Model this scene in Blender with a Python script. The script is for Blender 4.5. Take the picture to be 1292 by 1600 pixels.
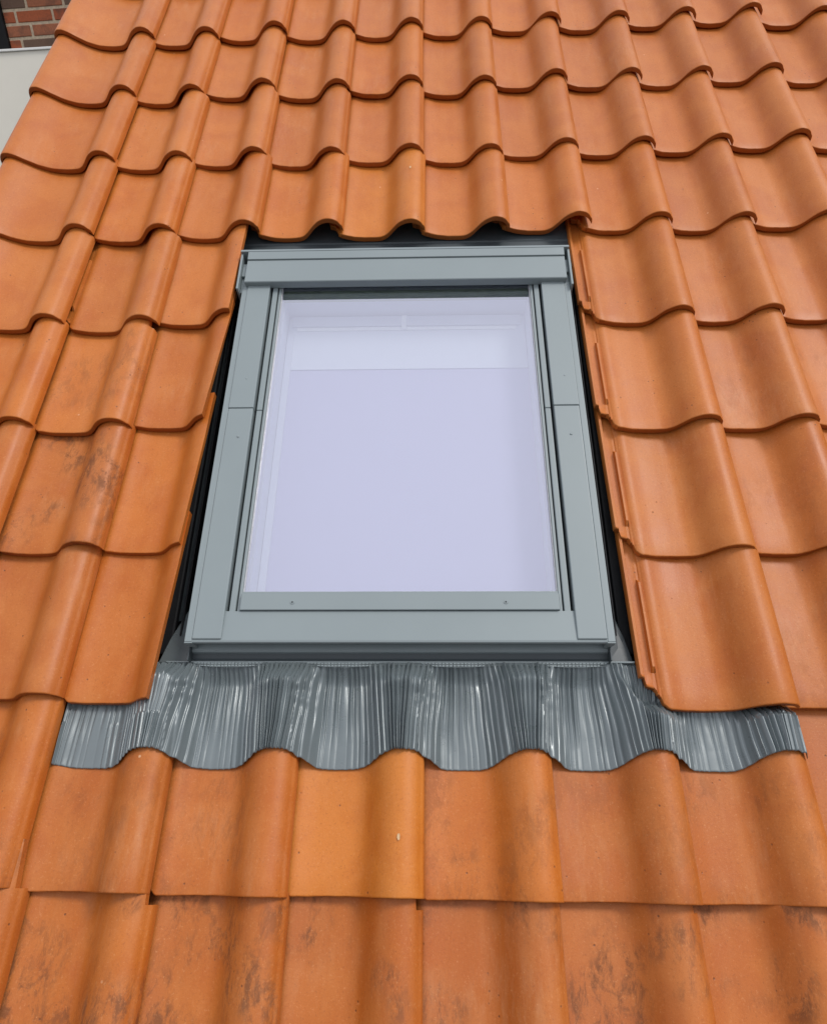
import bpy, bmesh, math, random
from mathutils import Matrix, Vector, noise

random.seed(7)
for o in list(bpy.data.objects): bpy.data.objects.remove(o)
scene = bpy.context.scene
COL = scene.collection

# ------------------------------------------------------------------ frame of the roof
PITCH = 40.0
RM = Matrix.Translation((0, 0, 4.2)) @ Matrix.Rotation(math.radians(PITCH), 4, 'X')   # roof plane -> world
# roof plane coordinates: x to the right, y up the slope, z off the roof (metres)

# ------------------------------------------------------------------ camera
CX = Vector((0.99959102, 0.00880657, -0.02720725))
CY = Vector((-0.00486601, -0.88514736, -0.46528536))
CZ = Vector((-0.02817999, 0.46522746, -0.88474250))
CP = Vector((0.02329245, 0.01961273, 1.26693328))
cam_d = bpy.data.cameras.new('camera')
cam = bpy.data.objects.new('camera', cam_d); COL.objects.link(cam)
cm = Matrix.Identity(4)
for i in range(3):
    cm[i][0] = CX[i]; cm[i][1] = -CY[i]; cm[i][2] = -CZ[i]; cm[i][3] = CP[i]
cam.matrix_world = RM @ cm
cam_d.sensor_fit = 'VERTICAL'; cam_d.sensor_height = 36.0
cam_d.lens = 36.0 * 1100.0 / 1600.0
cam_d.clip_start = 0.02; cam_d.clip_end = 500
scene.camera = cam

# ------------------------------------------------------------------ light: overcast sky, soft weak sun
SUN_L = Vector((0.56, 0.58, 0.84)).normalized()          # towards the sun, roof coordinates
sd = (RM.to_3x3() @ SUN_L).normalized()
sun_d = bpy.data.lights.new('sun', 'SUN'); sun_d.energy = 1.15; sun_d.angle = math.radians(18)
sun_d.color = (1.0, 0.955, 0.90)
sun = bpy.data.objects.new('sun', sun_d); COL.objects.link(sun)
sun.matrix_world = sd.to_track_quat('Z', 'Y').to_matrix().to_4x4()
world = bpy.data.worlds.new('World'); scene.world = world; world.use_nodes = True
wt = world.node_tree; bg = wt.nodes['Background']
sky = wt.nodes.new('ShaderNodeTexSky'); sky.sky_type = 'NISHITA'; sky.sun_disc = False
sky.sun_elevation = math.asin(sd.z); sky.sun_rotation = math.atan2(sd.x, sd.y)
hs = wt.nodes.new('ShaderNodeHueSaturation'); hs.inputs['Saturation'].default_value = 0.30
mx = wt.nodes.new('ShaderNodeMix'); mx.data_type = 'RGBA'; mx.inputs[0].default_value = 0.75
mx.inputs[7].default_value = (7.6, 7.65, 8.15, 1)            # even cloud cover
wt.links.new(sky.outputs[0], hs.inputs['Color']); wt.links.new(hs.outputs[0], mx.inputs[6])
tcw = wt.nodes.new('ShaderNodeTexCoord'); sp = wt.nodes.new('ShaderNodeSeparateXYZ'); wt.links.new(tcw.outputs['Generated'], sp.inputs[0])
gr = wt.nodes.new('ShaderNodeMapRange'); gr.inputs[1].default_value = 0.0; gr.inputs[2].default_value = 1.0
gr.inputs[3].default_value = 0.42; gr.inputs[4].default_value = 1.25       # overcast sky: brighter overhead than at the horizon
wt.links.new(sp.outputs['Z'], gr.inputs[0])
gm = wt.nodes.new('ShaderNodeVectorMath'); gm.operation = 'SCALE'
wt.links.new(mx.outputs[2], gm.inputs[0]); wt.links.new(gr.outputs[0], gm.inputs['Scale'])
wt.links.new(gm.outputs[0], bg.inputs[0]); bg.inputs[1].default_value = 0.088
vs = scene.view_settings
scene.display_settings.display_device = 'sRGB'
vs.view_transform = 'Standard'; vs.look = 'None'; vs.gamma = 1; vs.use_curve_mapping = False
vs.exposure = 0.62
scene.render.engine = 'CYCLES'
scene.cycles.max_bounces = 8; scene.cycles.transparent_max_bounces = 12

# ------------------------------------------------------------------ helpers
def prop(o, label=None, cat=None, group=None, kind=None):
    for k, v in (('label', label), ('category', cat), ('group', group), ('kind', kind)):
        if v: o[k] = v
    return o

def thing(name, M, label, cat, group=None):
    o = bpy.data.objects.new(name, None); COL.objects.link(o)
    o.empty_display_size = 0.1
    o.matrix_world = M
    return prop(o, label, cat, group)

def link_mesh(name, me, parent=None, M=None):
    o = bpy.data.objects.new(name, me); COL.objects.link(o)
    if parent: o.parent = parent
    if M is not None: o.matrix_local = M
    return o

def mesh_from(name, verts, faces, mat, smooth=False):
    me = bpy.data.meshes.new(name); me.from_pydata([tuple(v) for v in verts], [], faces)
    me.materials.append(mat)
    if smooth:
        me.polygons.foreach_set('use_smooth', [True] * len(me.polygons))
    me.update()
    return me

def box_bm(bm, x0, x1, y0, y1, z0, z1, bev=0.0, seg=2):
    r = bmesh.ops.create_cube(bm, size=1.0)
    vs_ = r['verts']
    for v in vs_:
        v.co = Vector((x0 + (v.co.x + .5) * (x1 - x0), y0 + (v.co.y + .5) * (y1 - y0), z0 + (v.co.z + .5) * (z1 - z0)))
    if bev > 0:
        es = list({e for v in vs_ for e in v.link_edges})
        bmesh.ops.bevel(bm, geom=es, offset=bev, segments=seg, profile=0.6, affect='EDGES')

def bm_obj(name, bm, mat, parent, smooth=False, M=None):
    bmesh.ops.recalc_face_normals(bm, faces=bm.faces)
    me = bpy.data.meshes.new(name); bm.to_mesh(me); bm.free(); me.materials.append(mat)
    if smooth: me.polygons.foreach_set('use_smooth', [True] * len(me.polygons))
    return link_mesh(name, me, parent, M)

def box(name, b, mat, parent, bev=0.0015, seg=2):
    bm = bmesh.new(); box_bm(bm, *b, bev=bev, seg=seg)
    return bm_obj(name, bm, mat, parent)

def extrude_x(name, prof, x0, x1, mat, parent, smooth=False):
    """profile of (y,z) points, closed, swept from x0 to x1"""
    n = len(prof)
    v = [(x0, p[0], p[1]) for p in prof] + [(x1, p[0], p[1]) for p in prof]
    f = [(i, (i + 1) % n, n + (i + 1) % n, n + i) for i in range(n)] + [tuple(range(n)), tuple(range(2 * n - 1, n - 1, -1))]
    bm = bmesh.new(); bv = [bm.verts.new(c) for c in v]
    for q in f: bm.faces.new([bv[i] for i in q])
    return bm_obj(name, bm, mat, parent, smooth)

def extrude_y(name, prof, y0, y1, mat, parent):
    n = len(prof)
    bm = bmesh.new()
    a = [bm.verts.new((p[0], y0, p[1])) for p in prof]; b = [bm.verts.new((p[0], y1, p[1])) for p in prof]
    for i in range(n): bm.faces.new((a[i], a[(i + 1) % n], b[(i + 1) % n], b[i]))
    bm.faces.new(a); bm.faces.new(b[::-1])
    return bm_obj(name, bm, mat, parent)

# ------------------------------------------------------------------ materials
def mat_new(name):
    m = bpy.data.materials.new(name); m.use_nodes = True
    return m, m.node_tree, m.node_tree.nodes['Principled BSDF']

def N(t, kind, **kw):
    n = t.nodes.new(kind)
    for k, v in kw.items(): setattr(n, k, v)
    return n

def mix(t, fac, a, b, mode='MIX'):
    n = t.nodes.new('ShaderNodeMix'); n.data_type = 'RGBA'; n.blend_type = mode
    for i, s in ((0, fac), (6, a), (7, b)):
        if hasattr(s, 'is_output'): t.links.new(s, n.inputs[i])
        elif s is not None:
            n.inputs[i].default_value = s if i == 0 else (s if len(s) == 4 else (*s, 1))
    return n.outputs[2]

def math_n(t, op, a, b=None, clamp=False):
    n = t.nodes.new('ShaderNodeMath'); n.operation = op; n.use_clamp = clamp
    for i, s in ((0, a), (1, b)):
        if s is None: continue
        if hasattr(s, 'is_output'): t.links.new(s, n.inputs[i])
        else: n.inputs[i].default_value = s
    return n.outputs[0]

def ramp(t, src, p0, p1, c0=0.0, c1=1.0):
    n = t.nodes.new('ShaderNodeMapRange'); n.clamp = True
    t.links.new(src, n.inputs[0])
    n.inputs[1].default_value = p0; n.inputs[2].default_value = p1
    n.inputs[3].default_value = c0; n.inputs[4].default_value = c1
    return n.outputs[0]

def noise_n(t, vec, scale, detail=4, rough=0.55, dist=0.0):
    n = t.nodes.new('ShaderNodeTexNoise'); n.inputs['Scale'].default_value = scale
    n.inputs['Detail'].default_value = detail; n.inputs['Roughness'].default_value = rough
    n.inputs['Distortion'].default_value = dist
    t.links.new(vec, n.inputs['Vector']); return n.outputs['Fac']

def clay_material(name, shade=1.0):
    m, t, p = mat_new(name)
    tc = N(t, 'ShaderNodeTexCoord'); oi = N(t, 'ShaderNodeObjectInfo')
    # every tile gets its own patch of the noise field
    off = N(t, 'ShaderNodeVectorMath', operation='SCALE'); off.inputs[0].default_value = (37.0, 91.0, 53.0)
    t.links.new(oi.outputs['Random'], off.inputs['Scale'])
    add = N(t, 'ShaderNodeVectorMath', operation='ADD')
    t.links.new(tc.outputs['Object'], add.inputs[0]); t.links.new(off.outputs[0], add.inputs[1])
    P = add.outputs[0]
    mp = N(t, 'ShaderNodeMapping'); mp.inputs['Scale'].default_value = (1.0, 0.22, 1.0)
    t.links.new(P, mp.inputs[0]); PS = mp.outputs[0]               # stretched along the tile
    base = oi.outputs['Color']
    cloud = noise_n(t, P, 9, 5, 0.6, 0.4)
    streak = noise_n(t, PS, 34, 5, 0.6)
    fine = noise_n(t, P, 420, 3, 0.6)
    c = mix(t, ramp(t, cloud, 0.40, 0.68, 0, 0.42), base, (0.58, 0.190, 0.045))
    c = mix(t, ramp(t, cloud, 0.58, 0.34, 0, 0.5), c, (0.44, 0.105, 0.018))
    c = mix(t, ramp(t, streak, 0.48, 0.75, 0, 0.28), c, (0.60, 0.225, 0.062))
    c = mix(t, ramp(t, fine, 0.3, 0.7, 0.0, 0.14), c, (0.33, 0.09, 0.022))
    # bloom of scum on the upper part of single tiles
    pale = noise_n(t, P, 24, 6, 0.7, 0.8)
    c = mix(t, ramp(t, pale, 0.60, 0.80, 0, 0.22), c, (0.60, 0.26, 0.095))
    # dark pits and specks
    v = N(t, 'ShaderNodeTexVoronoi'); v.inputs['Scale'].default_value = 60; t.links.new(P, v.inputs['Vector'])
    pick = noise_n(t, P, 17, 2)
    speck = math_n(t, 'MULTIPLY', ramp(t, v.outputs['Distance'], 0.13, 0.06), ramp(t, pick, 0.56, 0.62))
    c = mix(t, math_n(t, 'MULTIPLY', speck, 0.75), c, (0.09, 0.035, 0.018))
    # small chips of pale body
    v2 = N(t, 'ShaderNodeTexVoronoi'); v2.inputs['Scale'].default_value = 21; t.links.new(P, v2.inputs['Vector'])
    pick2 = noise_n(t, P, 11, 2)
    chip = math_n(t, 'MULTIPLY', ramp(t, v2.outputs['Distance'], 0.055, 0.035), ramp(t, pick2, 0.58, 0.62))
    c = mix(t, math_n(t, 'MULTIPLY', chip, 0.7), c, (0.78, 0.50, 0.30))
    # smeared boot dirt, only where the tile carries some (object colour alpha)
    mp2 = N(t, 'ShaderNodeMapping'); mp2.inputs['Rotation'].default_value = (0, 0, -0.75)
    mp2.inputs['Scale'].default_value = (1.0, 0.5, 1.0); t.links.new(P, mp2.inputs[0])
    area = noise_n(t, P, 7.5, 2, 0.5)
    smear = noise_n(t, mp2.outputs[0], 40, 9, 0.80, 0.35)
    dirt = math_n(t, 'MULTIPLY', ramp(t, area, 0.47, 0.59), ramp(t, smear, 0.47, 0.58))
    dirt = math_n(t, 'MULTIPLY', dirt, oi.outputs['Alpha'], True)
    c = mix(t, math_n(t, 'MULTIPLY', dirt, 0.85), c, (0.10, 0.038, 0.016))
    film = math_n(t, 'MULTIPLY', ramp(t, area, 0.40, 0.66, 0, 0.22), oi.outputs['Alpha'])
    c = mix(t, film, c, (0.30, 0.115, 0.05))
    # grit: tiny dark and pale grains of the fired body, and faint lime bloom
    grit = noise_n(t, P, 240, 4, 0.75)
    c = mix(t, ramp(t, grit, 0.57, 0.70, 0, 0.42), c, (0.22, 0.060, 0.016))
    c = mix(t, ramp(t, grit, 0.42, 0.28, 0, 0.40), c, (0.70, 0.33, 0.14))
    bloom = math_n(t, 'MULTIPLY', ramp(t, noise_n(t, P, 5, 3), 0.52, 0.70), ramp(t, noise_n(t, PS, 70, 6, 0.7), 0.45, 0.7, 0, 0.22))
    c = mix(t, bloom, c, (0.64, 0.36, 0.19))
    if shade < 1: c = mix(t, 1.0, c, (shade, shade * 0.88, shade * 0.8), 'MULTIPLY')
    t.links.new(c, p.inputs['Base Color'])
    r = math_n(t, 'ADD', ramp(t, cloud, 0.3, 0.7, 0.39, 0.50), math_n(t, 'MULTIPLY', dirt, 0.3))
    t.links.new(r, p.inputs['Roughness'])
    p.inputs['Specular IOR Level'].default_value = 0.38
    b = N(t, 'ShaderNodeBump'); b.inputs['Strength'].default_value = 0.35; b.inputs['Distance'].default_value = 0.0014
    h = math_n(t, 'ADD', math_n(t, 'MULTIPLY', fine, 0.25), math_n(t, 'MULTIPLY', streak, 0.8))
    h = math_n(t, 'ADD', h, math_n(t, 'MULTIPLY', grit, 0.5)); h = math_n(t, 'SUBTRACT', h, speck); t.links.new(h, b.inputs['Height'])
    t.links.new(b.outputs[0], p.inputs['Normal'])
    return m

def metal_material(name, col, rough, metallic=0.0, bump=0.03, spec=0.5, scale=14):
    m, t, p = mat_new(name)
    tc = N(t, 'ShaderNodeTexCoord')
    a = noise_n(t, tc.outputs['Object'], scale, 4, 0.6)
    f = noise_n(t, tc.outputs['Object'], 900, 2, 0.5)
    c = mix(t, ramp(t, a, 0.35, 0.7, 0, 0.35), col, tuple(min(1, k * 1.12 + 0.008) for k in col))
    du = noise_n(t, tc.outputs['Object'], 55, 7, 0.75)
    c = mix(t, ramp(t, du, 0.62, 0.8, 0, 0.2), c, (0.30, 0.30, 0.28))
    t.links.new(c, p.inputs['Base Color'])
    t.links.new(ramp(t, a, 0.3, 0.7, rough - 0.04, rough + 0.07), p.inputs['Roughness'])
    p.inputs['Metallic'].default_value = metallic; p.inputs['Specular IOR Level'].default_value = spec
    b = N(t, 'ShaderNodeBump'); b.inputs['Strength'].default_value = bump; b.inputs['Distance'].default_value = 0.004
    h = math_n(t, 'ADD', a, math_n(t, 'MULTIPLY', f, 0.03)); t.links.new(h, b.inputs['Height'])
    t.links.new(b.outputs[0], p.inputs['Normal'])
    return m

def plain(name, col, rough=0.6, var=0.15, scale=20, spec=0.3):
    m, t, p = mat_new(name)
    tc = N(t, 'ShaderNodeTexCoord'); a = noise_n(t, tc.outputs['Object'], scale, 5, 0.6)
    c = mix(t, ramp(t, a, 0.35, 0.7), col, tuple(k * (1 - var) for k in col))
    t.links.new(c, p.inputs['Base Color']); p.inputs['Roughness'].default_value = rough
    p.inputs['Specular IOR Level'].default_value = spec
    return m

M_CLAY = clay_material('fired_clay'); M_EDGE = clay_material('fired_clay_dark_lip', 0.62)
M_CHIP = plain('pale_clay_chip', (0.74, 0.50, 0.28), 0.8, 0.3, 300)
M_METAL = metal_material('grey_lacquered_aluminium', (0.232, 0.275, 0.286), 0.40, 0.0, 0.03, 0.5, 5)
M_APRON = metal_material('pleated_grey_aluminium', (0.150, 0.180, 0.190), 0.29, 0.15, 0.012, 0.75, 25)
M_DARKMETAL = metal_material('dark_grey_and_shaded_aluminium', (0.055, 0.068, 0.075), 0.42, 0.0, 0.02, 0.4)  # dark sheet parts, and the shade coloured onto collar_face
M_RUBBER_SHADE = plain('black_rubber_and_gap_shade', (0.012, 0.013, 0.015), 0.6, 0.2, 40, 0.25)  # rubber parts, plus the painted shade of frame_front and hood_underside
M_UNDER = plain('dark_underlay', (0.02, 0.02, 0.022), 0.9, 0.3, 8, 0.1)
M_SEAL = plain('pale_glazing_seal', (0.55, 0.56, 0.58), 0.35, 0.25, 300)
M_REVEAL = plain('white_reveal_lining', (0.60, 0.62, 0.67), 0.5, 0.03, 4)
M_HEADER = plain('white_blind_cloth', (0.68, 0.70, 0.74), 0.7, 0.03, 3)
M_BLIND = plain('pale_lavender_blind_cloth', (0.50, 0.475, 0.62), 0.8, 0.02, 2)
M_GREEN = plain('olive_green_spacer', (0.26, 0.31, 0.19), 0.5, 0.2, 60)
M_WHITE = plain('white_painted_board', (0.86, 0.83, 0.73), 0.55, 0.06, 3)
M_CAP = plain('white_capping', (0.85, 0.85, 0.82), 0.4, 0.06, 3)
M_BLACK = plain('black_painted_timber', (0.008, 0.008, 0.009), 0.6, 0.3, 10)
M_MORTAR = plain('pale_mortar', (0.74, 0.60, 0.43), 0.9, 0.35, 60)
M_GROUND = plain('paving', (0.09, 0.088, 0.080), 0.9, 0.3, 2)
M_RENDER = plain('house_render', (0.42, 0.40, 0.36), 0.9, 0.15, 4)
M_PLASTER = plain('inner_timber', (0.35, 0.24, 0.14), 0.6, 0.15, 4)

def glass_material():
    m = bpy.data.materials.new('window_glass'); m.use_nodes = True; t = m.node_tree; t.nodes.clear()
    out = N(t, 'ShaderNodeOutputMaterial'); g = N(t, 'ShaderNodeBsdfGlossy'); tr = N(t, 'ShaderNodeBsdfTransparent')
    g.inputs['Roughness'].default_value = 0.015; g.inputs['Color'].default_value = (0.86, 0.87, 1.0, 1)
    tr.inputs['Color'].default_value = (0.93, 0.95, 0.97, 1)
    fr = N(t, 'ShaderNodeFresnel'); fr.inputs['IOR'].default_value = 1.75
    geo = N(t, 'ShaderNodeNewGeometry')
    f = math_n(t, 'MULTIPLY', ramp(t, fr.outputs[0], 0.05, 1.0, 0.42, 1.0), math_n(t, 'SUBTRACT', 1.0, geo.outputs['Backfacing']))          # coated double glazing: several reflecting faces
    ms = N(t, 'ShaderNodeMixShader'); t.links.new(f, ms.inputs[0])
    t.links.new(tr.outputs[0], ms.inputs[1]); t.links.new(g.outputs[0], ms.inputs[2])
    t.links.new(ms.outputs[0], out.inputs[0])
    return m
M_GLASS = glass_material()

def brick_material():
    m, t, p = mat_new('red_brick')
    tc = N(t, 'ShaderNodeTexCoord'); oi = N(t, 'ShaderNodeObjectInfo')
    off = N(t, 'ShaderNodeVectorMath', operation='SCALE'); off.inputs[0].default_value = (17.0, 31.0, 53.0)
    t.links.new(oi.outputs['Random'], off.inputs['Scale'])
    add = N(t, 'ShaderNodeVectorMath', operation='ADD')
    t.links.new(tc.outputs['Object'], add.inputs[0]); t.links.new(off.outputs[0], add.inputs[1])
    a = noise_n(t, add.outputs[0], 11, 5, 0.6); b_ = noise_n(t, add.outputs[0], 120, 5, 0.7)
    c = mix(t, ramp(t, a, 0.50, 0.66, 0, 0.6), oi.outputs['Color'], (0.10, 0.075, 0.055))
    c = mix(t, ramp(t, b_, 0.3, 0.7, 0, 0.4), c, (0.16, 0.055, 0.035))
    t.links.new(c, p.inputs['Base Color']); p.inputs['Roughness'].default_value = 0.9
    b = N(t, 'ShaderNodeBump'); b.inputs['Strength'].default_value = 0.5; b.inputs['Distance'].default_value = 0.003
    t.links.new(b_, b.inputs['Height']); t.links.new(b.outputs[0], p.inputs['Normal'])
    return m
M_BRICK = brick_material()

# ------------------------------------------------------------------ pantiles
W = 0.21; G = 0.2979; TILT = 0.0185; TH = 0.0146; LEN = 0.372

def spline(keys):
    """monotone-ish cubic through (u, z) keys"""
    xs = [k[0] for k in keys]; ys = [k[1] for k in keys]; n = len(xs)
    d = [(ys[i + 1] - ys[i]) / (xs[i + 1] - xs[i]) for i in range(n - 1)]
    mm = [d[0]] + [0 if d[i - 1] * d[i] <= 0 else 2 * d[i - 1] * d[i] / (d[i - 1] + d[i]) for i in range(1, n - 1)] + [d[-1]]
    def f(x):
        x = max(xs[0], min(xs[-1], x)); i = 0
        while i < n - 2 and x > xs[i + 1]: i += 1
        h = xs[i + 1] - xs[i]; s = (x - xs[i]) / h
        return ((1 + 2 * s) * (1 - s) ** 2 * ys[i] + s * (1 - s) ** 2 * h * mm[i]
                + s * s * (3 - 2 * s) * ys[i + 1] + s * s * (s - 1) * h * mm[i + 1])
    return f

PAN = [(-0.045, 0.0105), (0.0, 0.0112), (0.06, 0.0075), (0.16, 0.0022), (0.30, 0.0), (0.43, 0.0008), (0.49, 0.0042), (0.545, 0.0120), (0.60, 0.0255),
       (0.66, 0.0405), (0.72, 0.0505), (0.78, 0.0563), (0.83, 0.0578), (0.88, 0.0560), (0.93, 0.0510), (0.968, 0.0425), (1.0, 0.0315)]
prof_n = spline(PAN)
# interlocking channel left of the pan, seen bare beside the window
CHAN = [(-0.225, 0.0115), (-0.215, 0.0150), (-0.190, 0.0150), (-0.182, 0.0065), (-0.172, 0.0048), (-0.120, 0.0048), (-0.112, 0.0052),
        (-0.104, 0.0145), (-0.085, 0.0145), (-0.076, 0.0078), (-0.060, 0.0085)]
VERGE = [(-0.52, 0.004), (-0.515, 0.022), (-0.495, 0.040), (-0.46, 0.0515), (-0.41, 0.0570), (-0.36, 0.0570), (-0.28, 0.0500), (-0.17, 0.0350), (-0.05, 0.0195), (0.08, 0.0080), (0.20, 0.0022), (0.32, 0.0),
         (0.43, 0.0008), (0.49, 0.0042), (0.545, 0.0120), (0.60, 0.0255),
       (0.66, 0.0405), (0.72, 0.0505), (0.78, 0.0563), (0.83, 0.0578), (0.88, 0.0560), (0.93, 0.0510), (0.968, 0.0425), (1.0, 0.0340)]
prof_v = spline(VERGE)

def foot(u):
    """how far up the slope the lower edge of the channel ends, stepped"""
    pts = [(-0.225, 0.057), (-0.182, 0.053), (-0.168, 0.041), (-0.112, 0.037), (-0.100, 0.025), (-0.068, 0.021), (-0.055, 0.009), (-0.020, 0.002), (0.0, 0.0)]
    if u >= 0: return 0.0
    for a, b in zip(pts, pts[1:]):
        if u <= b[0]:
            s = (u - a[0]) / (b[0] - a[0]); return a[1] + s * (b[1] - a[1])
    return 0.0

def tile_mesh(name, kind='pan', cut_bottom=None, cut_top=None, top=LEN, notch=False, seed=0):
    """kind pan / verge; cut_* = u where a tile sawn along its length ends; origin at lower left of the pan"""
    if kind == 'verge':
        us = [-0.52, -0.518, -0.515, -0.505, -0.495, -0.48, -0.46, -0.435, -0.41, -0.38] + [-0.35 + 0.04 * i for i in range(27)]
        us += [0.73 + 0.03 * i for i in range(8)] + [0.965, 0.982, 0.994, 1.0]
        zf = prof_v; ft = lambda u: 0.0
    else:
        us = [k[0] for k in CHAN] + [-0.168, -0.150, -0.100, -0.093, -0.068, -0.055, -0.045, -0.02, 0.0] + [0.03 * i for i in range(1, 32)] + [0.95, 0.965, 0.978, 0.988, 0.995, 1.0]
        def zf(u):
            if u < -0.045:
                for a, b in zip(CHAN, CHAN[1:] + [(-0.045, 0.0105)]):
                    if u <= b[0]:
                        return a[1] + (u - a[0]) / (b[0] - a[0]) * (b[1] - a[1])
            return prof_n(u)
        ft = foot
    us = sorted(set(round(u, 4) for u in us))
    cut = cut_bottom is not None
    if cut:
        us = [u for u in us if u < 0.70] + [0.70, 0.74, 0.78, 0.82, 0.86, 0.90, 0.94]
        us = [u for u in us if u <= max(cut_bottom, cut_top)] + [max(cut_bottom, cut_top)]
        us = sorted(set(us))
    # length stations: rounded nose, then along the tile; each is (distance from the foot, drop below the top surface)
    nose = [(0.0, 0.0026), (0.0003, 0.0015), (0.0009, 0.0007), (0.0018, 0.0002), (0.0030, 0.0)]
    body = [0.03, 0.066, 0.076, 0.17, 0.242, 0.250, G - 0.006, top] if top > 0.3 else [0.03, 0.10, 0.17, 0.22, top]
    rings = []
    for u in us:
        f0 = ft(u); z = zf(u)
        edge = 0.0
        if not cut:
            if u > 0.96: edge = {0.965: 0.0010, 0.978: 0.0014, 0.988: -0.0006, 0.995: 0.0006, 1.0: 0.0040}.get(u, 0)   # rounded right arris
            if kind == 'pan' and u < -0.22: edge = 0.001
        t_end = top
        col = []
        def xs(v):
            if not cut: return u * W
            m_ = cut_bottom + (cut_top - cut_bottom) * min(1, v / G)
            k = (u - us[0]) / (us[-1] - us[0])
            return (us[0] + k * (m_ - us[0])) * W if u > 0.6 else u * W
        if cut and u > 0.6:
            # columns slide with the saw cut; fit linearly between 0.6 and the cut
            def xs(v, u=u):
                m_ = cut_bottom + (cut_top - cut_bottom) * min(1, v / G)
                return (0.6 + (u - 0.6) / (us[-1] - 0.6) * (m_ - 0.6)) * W
        zz = (lambda x: zf(x / W)) if cut else (lambda x: z)
        for v, dz in nose:
            x = xs(v); col.append((x, f0 + v, zz(x) - dz - edge))
        rib_gone = kind == 'pan' and -0.106 <= u <= -0.084                  # second rib runs out before the foot and the head
        for v in body:
            x = xs(v); vv = max(v, f0 + 0.006)
            hc = G - 0.016 if notch else G + 0.0035                         # the upper right corner of a pantile is cut off
            if u > 0.93 and top > 0.3:
                if v >= top - 0.001: vv = hc
                elif v > G - 0.01: vv = hc - 0.003
            zr = -0.0090 if rib_gone and top > 0.3 and (v < 0.07 or v > 0.245) else 0.0
            col.append((x, vv, zz(x) + zr - TILT * vv / G - edge))
        lastv = col[-1][1]
        x = xs(top); col.append((x, lastv, zz(x) - TILT * lastv / G - TH))
        x = xs(0); col.append((x, f0 + 0.0016, zz(x) - TH))
        col.append((x, f0, zz(x) - TH + 0.0014))
        rings.append(col)
    def warp(p):                                                      # no two clay tiles leave the kiln quite alike
        n_ = noise.noise(Vector((p[0] * 7 + seed * 9.1, p[1] * 5, seed * 3.7)))
        e_ = noise.noise(Vector((p[0] * 60 + seed * 4.4, p[1] * 60, seed * 1.7)))
        lip = max(0.0, 1 - abs(p[1]) / 0.02)
        return (p[0], p[1] + lip * (0.0012 * n_ + 0.0005 * e_), p[2] + 0.0016 * n_ + 0.00025 * e_)
    nv = len(rings[0]); verts = [warp(p) for c in rings for p in c]; faces = []
    for i in range(len(rings) - 1):
        for j in range(nv):
            a = i * nv + j; b = i * nv + (j + 1) % nv
            faces.append((a, a + nv, b + nv, b))
    faces.append(tuple(range(nv))); faces.append(tuple(reversed(range((len(rings) - 1) * nv, len(rings) * nv))))
    bm = bmesh.new(); bv = [bm.verts.new(p) for p in verts]
    for f in faces: bm.faces.new([bv[i] for i in f])
    bmesh.ops.recalc_face_normals(bm, faces=bm.faces)
    for f in bm.faces: f.smooth = True
    for e in bm.edges:
        if len(e.link_faces) == 2 and e.calc_face_angle(0) > math.radians(42): e.smooth = False
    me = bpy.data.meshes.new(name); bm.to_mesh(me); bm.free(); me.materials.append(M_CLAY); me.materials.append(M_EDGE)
    for p in me.polygons:                                             # lip faces turned down the slope take the darker clay
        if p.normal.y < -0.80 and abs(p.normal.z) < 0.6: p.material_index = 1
    return me

ME_PANS = [tile_mesh('tile', seed=i) for i in range(7)]; ME_NOTCH = tile_mesh('tile_notched', notch=True)
ME_VERGE = tile_mesh('verge_tile', 'verge')
ME_SHORT = tile_mesh('tile_short', top=0.262)

# lower right corner of tiles measured on the roof plane: (column, row) -> (x, y)
MEAS = {(-3,0):(-.6410,.0053),(-2,0):(-.4258,.0002),(-1,0):(-.2081,-.003),(0,0):(.0060,-.0027),(1,0):(.2206,-.0058),(2,0):(.4311,-.0073),(3,0):(.6425,-.0080),
 (-3,1):(-.6374,.3051),(3,1):(.6446,.2882),(-3,2):(-.6275,.5944),(3,2):(.6381,.5843),(-3,3):(-.6277,.8853),(3,3):(.6318,.8806),(4,3):(.8326,.8818),
 (-3,4):(-.6204,1.1769),(3,4):(.6270,1.1836),(4,4):(.8316,1.184),(-3,5):(-.6291,1.4793),(-2,5):(-.4156,1.486),(-1,5):(-.2018,1.4832),(0,5):(.0058,1.4785),
 (1,5):(.2192,1.4804),(2,5):(.4255,1.4944),(3,5):(.6271,1.4939),(4,5):(.8341,1.4886),(-3,6):(-.6324,1.7643),(-2,6):(-.4245,1.773),(-1,6):(-.2115,1.7652),
 (0,6):(.0025,1.7747),(1,6):(.2166,1.7679),(2,6):(.4217,1.7867),(3,6):(.628,1.7857),(4,6):(.8361,1.7925),(5,6):(1.0456,1.8022),(-3,7):(-.6407,2.0618),
 (-2,7):(-.4335,2.0837),(-1,7):(-.2132,2.070),(0,7):(-.0005,2.0852),(1,7):(.2129,2.0741),(2,7):(.4207,2.0987),(3,7):(.6358,2.0947),(4,7):(.8397,2.0964),
 (5,7):(1.0431,2.1054),(-3,8):(-.6403,2.3583),(-2,8):(-.4279,2.3796),(-1,8):(-.2125,2.3732),(0,8):(-.0012,2.3789),(1,8):(.2143,2.3801),(2,8):(.4281,2.3936),
 (3,8):(.6387,2.3934),(4,8):(.8442,2.4022),(5,8):(1.0488,2.4139)}
rr = random.Random(11)
def corner(c, r):
    if (c, r) in MEAS: return MEAS[(c, r)]
    if c == -4:
        x, y = corner(-3, r); return (-0.846 + rr.uniform(-.002, .002), y + 0.006)
    y = r * G + 0.0035 * c * (1 if r > 4 else -0.6) * 0.4 - 0.002
    return (c * W + (0.004 if c < 3 else -0.002) + rr.uniform(-.002, .002), y + rr.uniform(-.002, .002))

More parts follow.
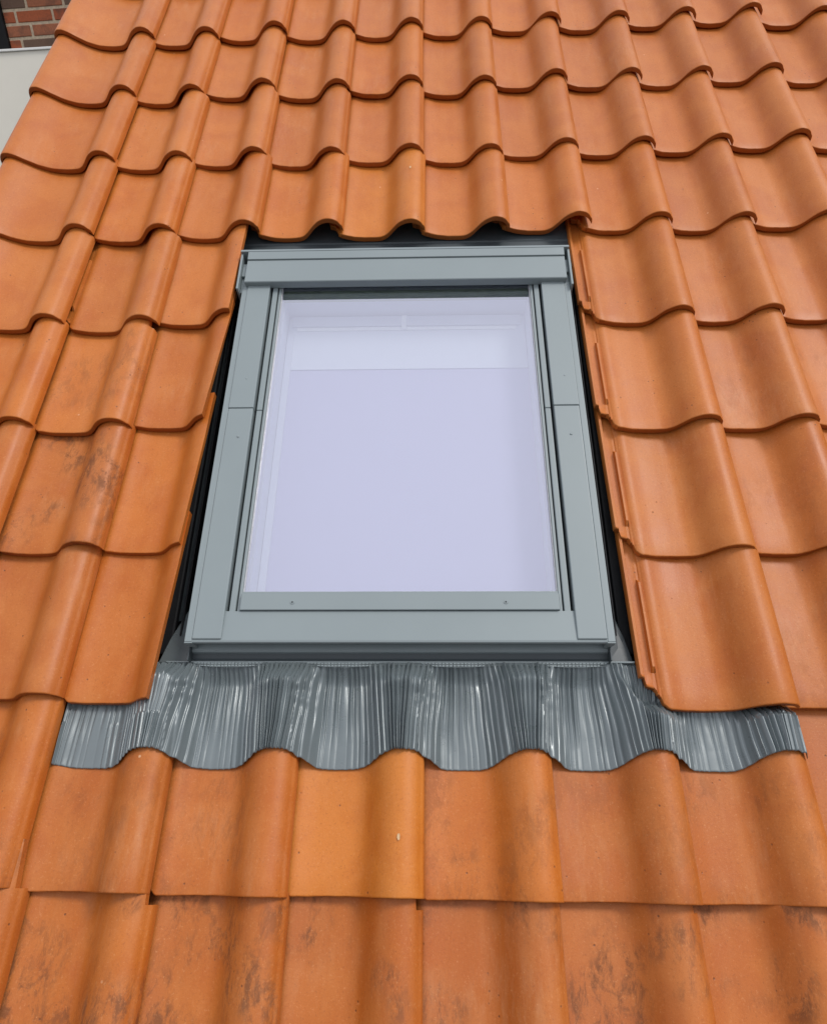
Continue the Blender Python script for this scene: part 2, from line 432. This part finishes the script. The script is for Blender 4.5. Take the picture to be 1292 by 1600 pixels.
roof = thing('tiled_roof', RM.copy(), 'pitched roof of orange clay S-shaped pantiles surrounding the grey roof window', 'roof')

CUTS = {5: (0.80, 0.80)}   # not sawn above the window
# sawn tiles of column -2 beside the window: u at the foot and u one gauge higher
def saw(xf, xt, left): return ((xf - left) / W, (xt - left) / W)

def tile_colour(c, r, k):
    base = Vector((0.530, 0.152, 0.014))
    warm = k.uniform(-1, 1)
    base = base * (1 + k.uniform(-0.07, 0.07)) + Vector((0.02, 0.012, 0.003)) * warm
    if r <= 1: base = Vector((base.x * 0.93, base.y * 0.88, base.z * 0.7))
    pink = k.uniform(0, 1); base = base + Vector((-0.012, 0.008, 0.013)) * pink
    dirt = 0.0
    if r <= 0: dirt = 1.0 if r < 0 else k.uniform(0.1, 0.4)
    if r < 0: dirt = k.uniform(0.8, 1.0)
    if (c, r) in ((-3, 3), (-3, 2)): dirt = 0.8
    if (c, r) == (-3, 3): dirt = 0.3
    if c >= 4 and 1 <= r <= 4: dirt = k.uniform(0.05, 0.3)
    return base, dirt

for r in range(-2, 11):
    for c in range(-4, 8):
        if 1 <= r <= 4 and -1 <= c <= 2: continue          # the window stands here
        k = random.Random(c * 101 + r * 17 + 5)
        X, Y = corner(c, r)
        if c == -4:
            me = ME_VERGE
        elif c == -2 and 1 <= r <= 4:
            xf = {4: -.4473, 3: -.4659, 2: -.4654, 1: -.4722}[r]; xt = {4: -.4459, 3: -.4475, 2: -.4555, 1: -.4610}[r]
            L = X - W
            me = tile_mesh('sawn_tile', cut_bottom=(xf - L) / W, cut_top=(xt - L) / W)
        elif r == 0 and -2 <= c <= 3:
            me = ME_SHORT
        elif (c, r) in ((-2, -1), (0, -1), (2, -1), (-3, 3), (5, 2)):
            me = ME_NOTCH
        else:
            me = ME_PANS[k.randrange(7)]
        o = link_mesh('tile', me, roof)
        dz = k.uniform(-0.0008, 0.0012)
        if r == 1 and c in (-2, 3): dz = 0.006
        if r == 5 and -1 <= c <= 2: dz = 0.002
        ang = k.gauss(0, 0.0025) if (r, c) != (1, 3) else 0
        o.matrix_local = Matrix.Translation((X, Y, dz)) @ Matrix.Rotation(ang, 4, 'Z') @ Matrix.Rotation(k.gauss(0, 0.002), 4, 'Y') @ Matrix.Translation((-W, 0, 0))
        b, d = tile_colour(c, r, k)
        if (c, r) in ((0, 5), (0, 0)):
            b = Vector((0.61, 0.198, 0.020)); d = 0.0
            o['label'] = 'yellower orange tile than its neighbours'
            bmc = bmesh.new(); yc = 0.085 if r == 0 else 0.21
            bmesh.ops.create_circle(bmc, cap_ends=True, segments=14, radius=0.0024)
            for v in bmc.verts:
                v.co.y *= 2.1 * (1 + 0.25 * noise.noise(v.co * 900)); v.co.x *= 1 + 0.4 * noise.noise(v.co * 700)
                v.co.x += 0.812 * W; v.co.y += yc
                v.co.z = prof_n(v.co.x / W) - TILT * v.co.y / G + 0.0016
            ch = bm_obj('chip', bmc, M_CHIP, o)
        o.color = (b.x, b.y, b.z, d)

# deck, battens and verge under the tiles
bm = bmesh.new()
for b in ((-1.10, -0.40, -0.9, 3.3, -0.12, -0.060), (0.32, 1.66, -0.9, 3.3, -0.12, -0.060),
          (-0.40, 0.32, -0.9, 0.43, -0.12, -0.060), (-0.40, 0.32, 1.35, 3.3, -0.12, -0.060)):
    box_bm(bm, *b)
bm_obj('roof_deck', bm, M_UNDER, roof)
for r in range(-2, 11):
    y = r * G + 0.335
    for (x0, x1) in (((-1.09, -0.53), (0.43, 1.65)) if 0 <= r <= 4 else ((-1.09, 1.65),)):
        box('batten', (x0, x1, y - 0.019, y + 0.019, -0.059, -0.034), M_PLASTER, roof, 0.001, 1)
box('verge_board', (-1.128, -1.103, -0.9, 3.3, -0.20, -0.012), M_WHITE, roof, 0.002)

# ------------------------------------------------------------------ roof window
wl, wr = -0.4275, 0.3455
WY = 0.398
win = thing('roof_window', RM @ Matrix.Translation((-0.041, WY, 0.0)), 'grey metal roof window with pale glass set among the orange tiles', 'window')
def P_(b): return (b[0] + 0.041, b[1] + 0.041, b[2] - WY, b[3] - WY, b[4], b[5])
def wbox(name, b, mat=M_METAL, bev=0.0012, seg=2, parent=None): return box(name, P_(b), mat, parent or win, bev, seg)

YJ = 0.9155
for s in (0, 1):
    def X_(a, b):   # a..b measured inwards from the outer edge
        return (wl + a, wl + b) if s == 0 else (wr - b, wr - a)
    # outer frame rail
    x0, x1 = X_(0.0, 0.0132); wbox('frame_rail', (x0, x1, 0.4005, 1.272, -0.020, 0.0440))
    # flat covers in two lengths, the upper lapping over the lower
    x0, x1 = X_(0.0137, 0.0667)
    lo = wbox('side_cover', (x0, x1, 0.4050, YJ - 0.0006, 0.012, 0.0462), bev=0.0022, seg=3)
    up = wbox('side_cover', (x0 - 0.0002, x1 + 0.0002, YJ + 0.0006, 1.300, 0.012, 0.0472), bev=0.0016, seg=3)
    for cov, ys in ((lo, (0.842,)), (up, (0.994,))):
        for y in ys:
            bm = bmesh.new(); bmesh.ops.create_uvsphere(bm, u_segments=12, v_segments=6, radius=0.0027)
            for v in bm.verts: v.co.z *= 0.45
            bm_obj('screw', bm, M_METAL, cov, True, Matrix.Translation(((x0 + x1) / 2 + 0.041 + 0.003, y - WY, 0.0467)))
    # inner strips beside the sash
    x0, x1 = X_(0.0722, 0.0840)
    wbox('sash_strip', (x0, x1, 0.4440, YJ - 0.0015, 0.012, 0.0385), bev=0.002, seg=3)
    wbox('sash_strip', (x0, x1, YJ - 0.0005, 1.300, 0.012, 0.0390), bev=0.002, seg=3)
    x0, x1 = X_(0.0868, 0.0925)
    wbox('sash_strip', (x0, x1, 0.4550, 1.290, 0.012, 0.0365), bev=0.0012)
    x0, x1 = X_(0.0668, 0.0868); wbox('gasket', (x0, x1, 0.458, 1.29, 0.0, 0.020), M_RUBBER_SHADE)
    x0, x1 = X_(0.0928, 0.0946); wbox('glazing_seal', (x0, x1, 0.4990, 1.280, 0.010, 0.0345), M_SEAL, 0.0005, 1)
# bottom member with a turned down nose
nose = [(0.4595, 0.0400), (0.4040, 0.0430), (0.4005, 0.0424), (0.3990, 0.0405), (0.3990, 0.0345), (0.4010, 0.0340), (0.4035, 0.0360), (0.4595, 0.030)]
extrude_x('bottom_cover', [(y - WY, z) for y, z in nose], wl + 0.002 + 0.041, wr - 0.001 + 0.041, M_METAL, win)
wbox('frame_front', (wl + 0.012, wr - 0.012, 0.4200, 0.4400, -0.02, 0.0300), M_RUBBER_SHADE)  # black stands in for the shade under the bottom cover's overhang
sash = wbox('sash_bottom', (wl + 0.0935, wr - 0.0935, 0.4605, 0.4925, 0.02, 0.0450), bev=0.0015)
wbox('sash_lip', (wl + 0.0940, wr - 0.0940, 0.4930, 0.4975, 0.02, 0.0420), bev=0.0010)
for x in (-0.2375, 0.1550):
    bm = bmesh.new()
    bmesh.ops.create_cone(bm, cap_ends=True, segments=18, radius1=0.0042, radius2=0.0036, depth=0.0012)
    s_ = bm_obj('screw', bm, M_METAL, sash, False, Matrix.Translation((x + 0.041, 0.4750 - WY, 0.0456)))
    bm = bmesh.new(); bmesh.ops.create_cone(bm, cap_ends=True, segments=8, radius1=0.0016, radius2=0.0014, depth=0.0006)
    o = bm_obj('screw_slot', bm, M_RUBBER_SHADE, sash, False, Matrix.Translation((x + 0.041, 0.4750 - WY, 0.0465)))
# little corner feet under the bottom corners
for s, x in ((0, wl), (1, wr)):
    pr = [(0.0, 0.043), (0.014, 0.043), (0.016, 0.020), (0.012, 0.006), (0.0, 0.028)]
    pts = [((x + a if s == 0 else x - a) + 0.041, z) for a, z in pr]
    extrude_y('corner_foot', pts, 0.3982 - WY, 0.4002 - WY, M_METAL, win)
# hood across the top
hood = [(1.2700, 0.0395), (1.2702, 0.0585), (1.2720, 0.0600), (1.3390, 0.0600), (1.3400, 0.0585), (1.3412, 0.0585), (1.3422, 0.0625),
        (1.3650, 0.0640), (1.3655, 0.0300), (1.3, 0.0300), (1.285, 0.0395)]
extrude_x('hood', [(y - WY, z) for y, z in hood], wl + 0.0080 + 0.041, wr - 0.0085 + 0.041, M_METAL, win)
wbox('hood_lip', (wl - 0.0115, wr + 0.0045, 1.3660, 1.3720, 0.010, 0.0645), M_METAL, 0.001)
wbox('hood_groove', (wl + 0.010, wr - 0.010, 1.3385, 1.3425, 0.040, 0.0589), M_DARKMETAL, 0.0)
wbox('hood_underside', (wl + 0.02, wr - 0.02, 1.2860, 1.3500, 0.012, 0.0295), M_RUBBER_SHADE)  # coloured black to stand for the shade below the hood
for s in (0, 1):
    x0, x1 = (wl - 0.0110, wl - 0.0060) if s == 0 else (wr + 0.0005, wr + 0.0055)
    wbox('side_bracket', (x0, x1, 1.2520, 1.3655, -0.01, 0.0580), M_METAL, 0.0012)
    x0, x1 = (wl - 0.0055, wl + 0.0075) if s == 0 else (wr - 0.0080, wr)
    wbox('hinge_plate', (x0, x1, 1.2560, 1.3000, 0.0, 0.0400), M_METAL, 0.001)
    wbox('hinge_plate', (x0, x1, 1.3020, 1.3420, 0.0, 0.0470), M_METAL, 0.001)
# glass, spacer, lining and blind
gx0, gx1 = wl + 0.0935, wr - 0.0935
wbox('glass_pane', (gx0, gx1, 0.4950, 1.2850, 0.0250, 0.0290), M_GLASS, 0.0, 1)
wbox('glass_spacer', (gx0 + 0.001, gx1 - 0.001, 1.2560, 1.2745, 0.0050, 0.0235), M_GREEN, 0.001)
wbox('glass_spacer', (gx0 + 0.001, gx1 - 0.001, 1.2750, 1.2840, 0.0050, 0.0242), M_SEAL, 0.001)
D = -0.052
bm = bmesh.new()
lx0, lx1, ly0, ly1 = gx0 + 0.003, gx1 - 0.003, 0.497, 1.262
for b in ((lx0 - 0.02, lx0, ly0, ly1, D, 0.004), (lx1, lx1 + 0.02, ly0, ly1, D, 0.004), (lx0 - 0.02, lx1 + 0.02, ly1, ly1 + 0.03, D, 0.004), (lx0 - 0.02, lx1 + 0.02, ly0 - 0.03, ly0, D, 0.004)):
    box_bm(bm, *P_(b))
bm_obj('sash_lining', bm, M_REVEAL, win)
wbox('blind', (lx0 - 0.019, lx1 + 0.019, ly0 - 0.029, ly1 + 0.029, D - 0.006, D - 0.001), M_BLIND, 0.0)
wbox('blind_header', (lx0 + 0.001, lx1 - 0.001, 1.096, 1.2590, D - 0.0005, D + 0.0015), M_HEADER, 0.0006)
wbox('blind_rail', (lx0 + 0.010, lx1 - 0.010, 1.2260, 1.2570, D + 0.002, D + 0.0075), M_REVEAL, 0.002)
wbox('blind_rail', (lx0 + 0.022, lx1 - 0.022, 1.2140, 1.2240, D + 0.002, D + 0.0050), M_CAP, 0.0015)
wbox('blind_clip', (-0.052, -0.041, 1.2135, 1.2570, D + 0.0060, D + 0.0095), M_CAP, 0.001)
wbox('blind_guide', (lx0 + 0.001, lx0 + 0.0165, ly0 + 0.001, 1.2120, D - 0.0002, D + 0.0060), M_REVEAL, 0.001)

# ------------------------------------------------------------------ flashing kit
fl = thing('window_flashing', RM @ Matrix.Translation((0.0, 0.19, 0.0)), 'grey metal flashing with pleated apron draped over the tiles below the roof window', 'flashing')
FY = 0.19
def F_(b): return (b[0], b[1], b[2] - FY, b[3] - FY, b[4], b[5])
# collar under the window
pr = [(0.4200, 0.0080), (0.4060, 0.0080), (0.3950, 0.0070), (0.3925, 0.0050), (0.3915, -0.001), (0.4200, -0.001)]
extrude_x('collar', [(y - FY, z) for y, z in pr], wl + 0.004, wr - 0.006, M_METAL, fl)
pr = [(0.4180, -0.0012), (0.3912, -0.0012), (0.3795, -0.0035), (0.3762, -0.0012), (0.4180, -0.012)]
extrude_x('collar_face', [(y - FY, z) for y, z in pr], wl + 0.004, wr - 0.006, M_DARKMETAL, fl)  # darker metal colour carries the shade of this steep down-slope face
pr = [(0.3772, 0.0005), (0.3764, 0.0022), (0.3745, 0.0022), (0.3738, 0.0005), (0.3738, -0.012), (0.3772, -0.012)]
extrude_x('seam_fold', [(y - FY, z) for y, z in pr], -0.47, 0.386, M_METAL, fl)
for s, (x0, x1) in enumerate(((-0.488, wl + 0.002), (wr - 0.004, 0.386))):
    # corner sheet, its inner edge cut on the skew so it narrows up the slope
    a, b = (x0, x1) if s == 0 else (x1, x0)
    bm = bmesh.new()
    pts = [(a, 0.3780, -0.010), (b, 0.3780, -0.004), (b, 0.505, -0.010), (a + (b - a) * 0.72, 0.505, -0.024), (a + (b - a) * 0.18, 0.425, -0.018)]
    tp = [bm.verts.new((p[0], p[1] - FY, p[2])) for p in pts]; bt = [bm.verts.new((p[0], p[1] - FY, p[2] - 0.004)) for p in pts]
    for i in range(5): bm.faces.new((tp[i], tp[(i + 1) % 5], bt[(i + 1) % 5], bt[i]))
    bm.faces.new(tp); bm.faces.new(bt[::-1])
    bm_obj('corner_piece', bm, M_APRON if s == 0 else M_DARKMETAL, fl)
    xs_ = wl + 0.003 if s == 0 else wr - 0.005
    box('corner_seam', F_((xs_ - 0.0012, xs_ + 0.0012, 0.3735, 0.4180, -0.01, 0.0205)), M_DARKMETAL, fl, 0.0005)
# gutters each side with upstanding ribs
for x0, x1, ribs in ((-0.520, wl - 0.0015, (-0.4575, -0.4440)), (wr + 0.0015, 0.42, (0.3630,))):
    g_ = box('side_gutter', F_((x0, x1, 0.4710, 1.46, -0.058, -0.050)), M_DARKMETAL, fl, 0.0005)
    for i, x in enumerate(ribs):
        box('gutter_rib', F_((x - 0.0012, x + 0.0012, 0.43 + 0.02 * i, 1.40, -0.0495, -0.012 - 0.006 * i)), M_RUBBER_SHADE, fl, 0.0004)
    box('foam_strip', F_(((-0.505, -0.478, 0.40, 1.46, -0.0495, -0.034) if x0 < 0 else (0.374, 0.398, 0.40, 1.46, -0.0495, -0.034))), M_RUBBER_SHADE, fl, 0.004)
# head flashing above the hood
pr = [(1.374, -0.020), (1.374, -0.004), (1.405, -0.010), (1.440, -0.0125), (1.443, -0.0105), (1.446, -0.0125), (1.475, -0.0150), (1.478, -0.0125), (1.481, -0.0150), (1.66, -0.024), (1.66, -0.030), (1.40, -0.026)]
extrude_x('head_flashing', [(y - FY, z) for y, z in pr], -0.470, 0.372, M_DARKMETAL, fl)

# pleated apron
def apron_mesh():
    x0, x1, y0, y1 = -0.6392, 0.6410, 0.189, 0.3735
    rnd = random.Random(3)
    # irregular pleats, wider ones where the sheet is stretched over the pans
    edges = [x0]
    while edges[-1] < x1: edges.append(edges[-1] + rnd.choice((0.0070, 0.0082, 0.0095, 0.0115)) * rnd.uniform(0.9, 1.1))
    edges = [x0 + (e - x0) * (x1 - x0) / (edges[-1] - x0) for e in edges]
    S = []                                                    # (s, phase, pleat index, strength)
    prm = [(rnd.choice((0.6, 0.9, 1.0, 1.25)) * rnd.uniform(0.85, 1.15), rnd.uniform(0.28, 0.72), rnd.uniform(-1, 1)) for _ in edges]
    sub = 10
    for i in range(len(edges) - 1):
        for k in range(sub): S.append((edges[i] + (edges[i + 1] - edges[i]) * k / sub, k / sub, i))
    S.append((x1, 0.0, len(edges) - 2))
    ny = 84
    seams = [(corner(c, 0)[0] if c < 3 else 0.6425 + 0.21 * (c - 3), corner(min(c, 2), 0)[1]) for c in range(-4, 5)]
    def colu(x):                                              # (u inside its tile, y of that tile's foot)
        for k_ in range(len(seams) - 1):
            if x <= seams[k_ + 1][0] or k_ == len(seams) - 2:
                return (x - seams[k_][0]) / (seams[k_ + 1][0] - seams[k_][0]), seams[k_ + 1][1]
    def colx(x): return colu(x)[0]
    def bump1(u, c, w):
        d = abs(u - c); d = min(d, 1 - d); return max(0.0, 1 - (d / w) ** 2) ** 1.5 if d < w else 0.0
    verts = []
    for j in range(ny + 1):
        q = j / ny; y = y0 + (y1 - y0) * q
        for (s, ph, i) in S:
            amp, sharp, jit = prm[i]
            u = colx(s); low = 1 - q
            crest = bump1(u, 0.80, 0.30); valley = bump1(u, 0.28, 0.33)
            # pleats gather over the rolls and fan out into the pans towards the lower edge
            d = u - 0.80
            if d < -0.5: d += 1
            if d > 0.5: d -= 1
            x = s - d * W * 0.62 * math.exp(-(d / 0.28) ** 2) * (low ** 0.9)
            x += 0.0016 * noise.noise(Vector((s * 16, y * 14, 3.1))) + 0.0006 * jit * math.sin(q * 5 + jit * 7)
            x = s + (x - s) * max(0, min(1, (s + 0.6392) / 0.05, (0.641 - s) / 0.03))
            # underlying form
            uu, yf = colu(x)
            if uu < 0.16 and x > -0.60:                                     # the sheet bridges the step at each side lap
                k_ = max(0.0, uu) / 0.16; k_ = k_ * k_ * (3 - 2 * k_) ** 1
                tile = (prof_n(1.0) + 0.002) * (1 - k_) + (prof_n(0.16) + 0.0005) * k_
            else: tile = prof_n(uu) + (0.002 if uu > 0.95 else 0)
            yoff = 0.0265 * min(1, tile / 0.056) * low ** 1.6
            tile -= TILT * (y + yoff - yf) / G
            wv = tile + 0.0040
            yt = y1 - 0.072 * min(1, max(0, (s - 0.345) / 0.035))              # dives under the interlock of the tile at the right
            f = min(1.0, max(0.0, (yt - y) / (0.040 + 0.010 * noise.noise(Vector((s * 9, 0, 7))))))
            f = f * f * (3 - 2 * f)
            flat = 0.0005 + 0.0015 * crest - 0.001 * valley
            flat -= 0.010 * min(1, max(0, (s - 0.355) / 0.02))
            z = flat * (1 - f) + wv * f
            dent = bump1(u, 0.03, 0.13) * max(0, 1 - abs(q - 0.72) / 0.3)      # crumple where the sheet drops off a roll
            z += dent * 0.006 * noise.noise(Vector((s * 60, y * 55, 1.3)))
            z += 0.0035 * max(0, crest) * math.exp(-((q - 0.77) / 0.09) ** 2)
            z += 0.0014 * noise.noise(Vector((s * 22, y * 20, 9.7)))
            # the pleat itself
            a = 0.0112 * amp
            flatten = 1 - 0.88 * valley * min(1, max(0, (low - 0.25 + 0.18 * noise.noise(Vector((i * 0.7, 2.2, 0)))) / 0.55))
            a *= flatten * (0.62 + 0.5 * crest)
            a *= 1 - 0.35 * max(0, 1 - low / 0.04)
            if s > 0.36 and y > 0.30: a *= 0.55
            if j == 0: a *= 0.75
            t_ = (ph / sharp) if ph < sharp else (1 - (ph - sharp) / (1 - sharp))
            t_ = t_ ** 0.36
            z += a * (t_ - 0.25)
            x += 0.0014 * flatten * math.sin(ph * math.pi * 2) * (0.6 + 0.4 * jit)
            if s < -0.440 or s > 0.55:                                  # keep low under the tiles lapping over it
                z = min(z, wv + (0.0024 if y > 0.265 else 0.0060))
            # lower edge: slightly uneven
            yy = y + yoff + (0.0010 * noise.noise(Vector((s * 30, 0, 0))) + 0.0007 * (t_ - .5)) * max(0, 1 - q * 8)
            # sides lean a little
            verts.append((x, yy - FY, z))
    n = len(S); faces = []
    for j in range(ny):
        for i in range(n - 1):
            a = j * n + i; faces.append((a, a + 1, a + n + 1, a + n))
    # cut away what would lie under the tiles on both sides
    keep = []
    for f in faces:
        x = verts[f[0]][0]; y = verts[f[0]][1] + FY
        if (x < -0.49 or x > 0.45) and y > 0.322: continue
        keep.append(f)
    me = mesh_from('apron', verts, keep, M_APRON, True)
    return me
ap = link_mesh('apron', apron_mesh(), fl)
so = ap.modifiers.new('thickness', 'SOLIDIFY'); so.thickness = 0.0006; so.offset = -1

# cross-woven edge strip showing in the hollows at the head of the apron
bm = bmesh.new()
def sag(x):
    u = (x - 0.004) / W; u -= math.floor(u); return 0.5 - 0.5 * math.cos(2 * math.pi * (u - 0.80))
for line in range(3):
    prev = None
    for i in range(261):
        x = wl + 0.01 + (wr - wl - 0.02) * i / 260
        y = 0.3735 - 0.0006 - line * (0.0018 + 0.0022 * sag(x)); z = 0.0062 - 0.0004 * line
        ring = [bm.verts.new((x, y - FY + 0.0005 * math.cos(a), z + 0.0005 * math.sin(a))) for a in (0, 1.57, 3.14, 4.71)]
        if prev:
            for k in range(4): bm.faces.new((prev[k], prev[(k + 1) % 4], ring[(k + 1) % 4], ring[k]))
        prev = ring
bm_obj('edge_wire', bm, M_METAL, fl, True)
bm = bmesh.new(); kx = random.Random(8); x = wl + 0.012
while x < wr - 0.012:
    w_ = kx.uniform(0.0058, 0.0070); sg = sag(x + w_ / 2)
    if sg > 0.30:
        for row in range(2 if sg > 0.55 else 1):
            ya = 0.3725 - row * 0.0040; hgt = 0.0024 * min(1, sg + 0.1)
            box_bm(bm, x, x + w_ - 0.0014, ya - hgt - FY, ya - FY, 0.0040, 0.0064 - 0.0006 * row + kx.uniform(-.0003, .0003))
    x += w_
o = bm_obj('edge_mesh', bm, M_METAL, fl); o['kind'] = 'stuff'

# ------------------------------------------------------------------ things seen past the verge, top left
W3 = RM
def cam_ray(px, py, depth):
    """world point seen at a photo pixel, at this depth along the view axis (used to survey the neighbour's wall)"""
    v = CP + depth * (CX * ((px - 646) / 1100) + CY * ((py - 800) / 1100) + CZ)
    return RM @ v
pB = cam_ray(20, 83, 4.5)         # lower left of the visible brickwork
yaw = math.radians(3.0)
MB = Matrix.Translation(pB) @ Matrix.Rotation(yaw, 4, 'Z') @ Matrix.Rotation(math.radians(-3.0), 4, 'Y')
bw = thing('brick_wall', MB, 'red brick wall with pale mortar behind the roof edge at the upper left', 'wall')
box('mortar', (0.0, 1.6, 0.005, 0.12, -0.80, 0.36), M_MORTAR, bw, 0)
BH, BL = 0.0755, 0.232
kb = random.Random(5)
cols = [(0.52, 0.125, 0.05), (0.54, 0.14, 0.055), (0.46, 0.11, 0.045), (0.20, 0.13, 0.09), (0.50, 0.18, 0.09)]
brick_bm = bmesh.new(); box_bm(brick_bm, 0.008, BL - 0.008, 0.0, 0.1, 0.0085, BH - 0.0085, bev=0.003, seg=1)
bmesh.ops.recalc_face_normals(brick_bm, faces=brick_bm.faces)
ME_B = bpy.data.meshes.new('brick'); brick_bm.to_mesh(ME_B); brick_bm.free(); ME_B.materials.append(M_BRICK)
for r in range(-4, 5):
    st = (0.155 if r % 2 else 0.075)
    for c in range(-1, 4):
        x = st + c * BL
        if x < 0:
            if x + BL < 0.05: continue
            bmx = bmesh.new(); box_bm(bmx, 0.001, x + BL - 0.008, 0.0, 0.1, 0.0085, BH - 0.0085, bev=0.003, seg=1)
            o = bm_obj('brick', bmx, M_BRICK, bw, False, Matrix.Translation((0, kb.uniform(-.002, .002), r * BH)))
        else:
            o = link_mesh('brick', ME_B, bw, Matrix.Translation((x, kb.uniform(-.002, .002), r * BH)))
        o.color = (*kb.choice(cols), 1)
box('corner_post', (-0.105, -0.002, -0.02, 0.14, -0.80, 0.36), M_BLACK, bw, 0.004)
box('eaves_board', (-0.105, 1.6, -0.05, 0.14, 0.362, 0.62), M_BLACK, bw, 0.004)

pW = cam_ray(-60, 83, 3.6)
MW = Matrix.Translation(pW) @ Matrix.Rotation(math.radians(3), 4, 'Z') @ Matrix.Rotation(math.radians(-2.4), 4, 'Y') @ Matrix.Rotation(math.radians(-11), 4, 'X')
wp = thing('dormer_fascia', MW, 'flat pale grey-white board fascia beside the roof edge, below the brick wall', 'fascia')
box('board', (-1.2, 0.75, 0.0, 0.06, -0.62, -0.008), M_WHITE, wp, 0.003)
box('capping', (-1.2, 0.75, -0.008, 0.10, -0.0075, 0.004), M_CAP, wp, 0.002)
box('dark_soffit', (-1.2, 0.75, 0.01, 0.30, -0.70, -0.622), M_BLACK, wp, 0.002)

# ------------------------------------------------------------------ house under the roof and the ground
gnd = mesh_from('ground', [(-150, -150, 0), (150, -150, 0), (150, 150, 0), (-150, 150, 0)], [(0, 1, 2, 3)], M_GROUND)
go = link_mesh('ground', gnd); go['kind'] = 'structure'
hs_ = thing('house_wall', Matrix.Translation((0, -0.6, 0)), 'pale rendered house wall under the tiled roof', 'wall')
box('wall', (-1.05, 1.6, 0.0, 0.3, 0.0, 3.35), M_RENDER, hs_, 0.005)
bpy.context.view_layer.update()
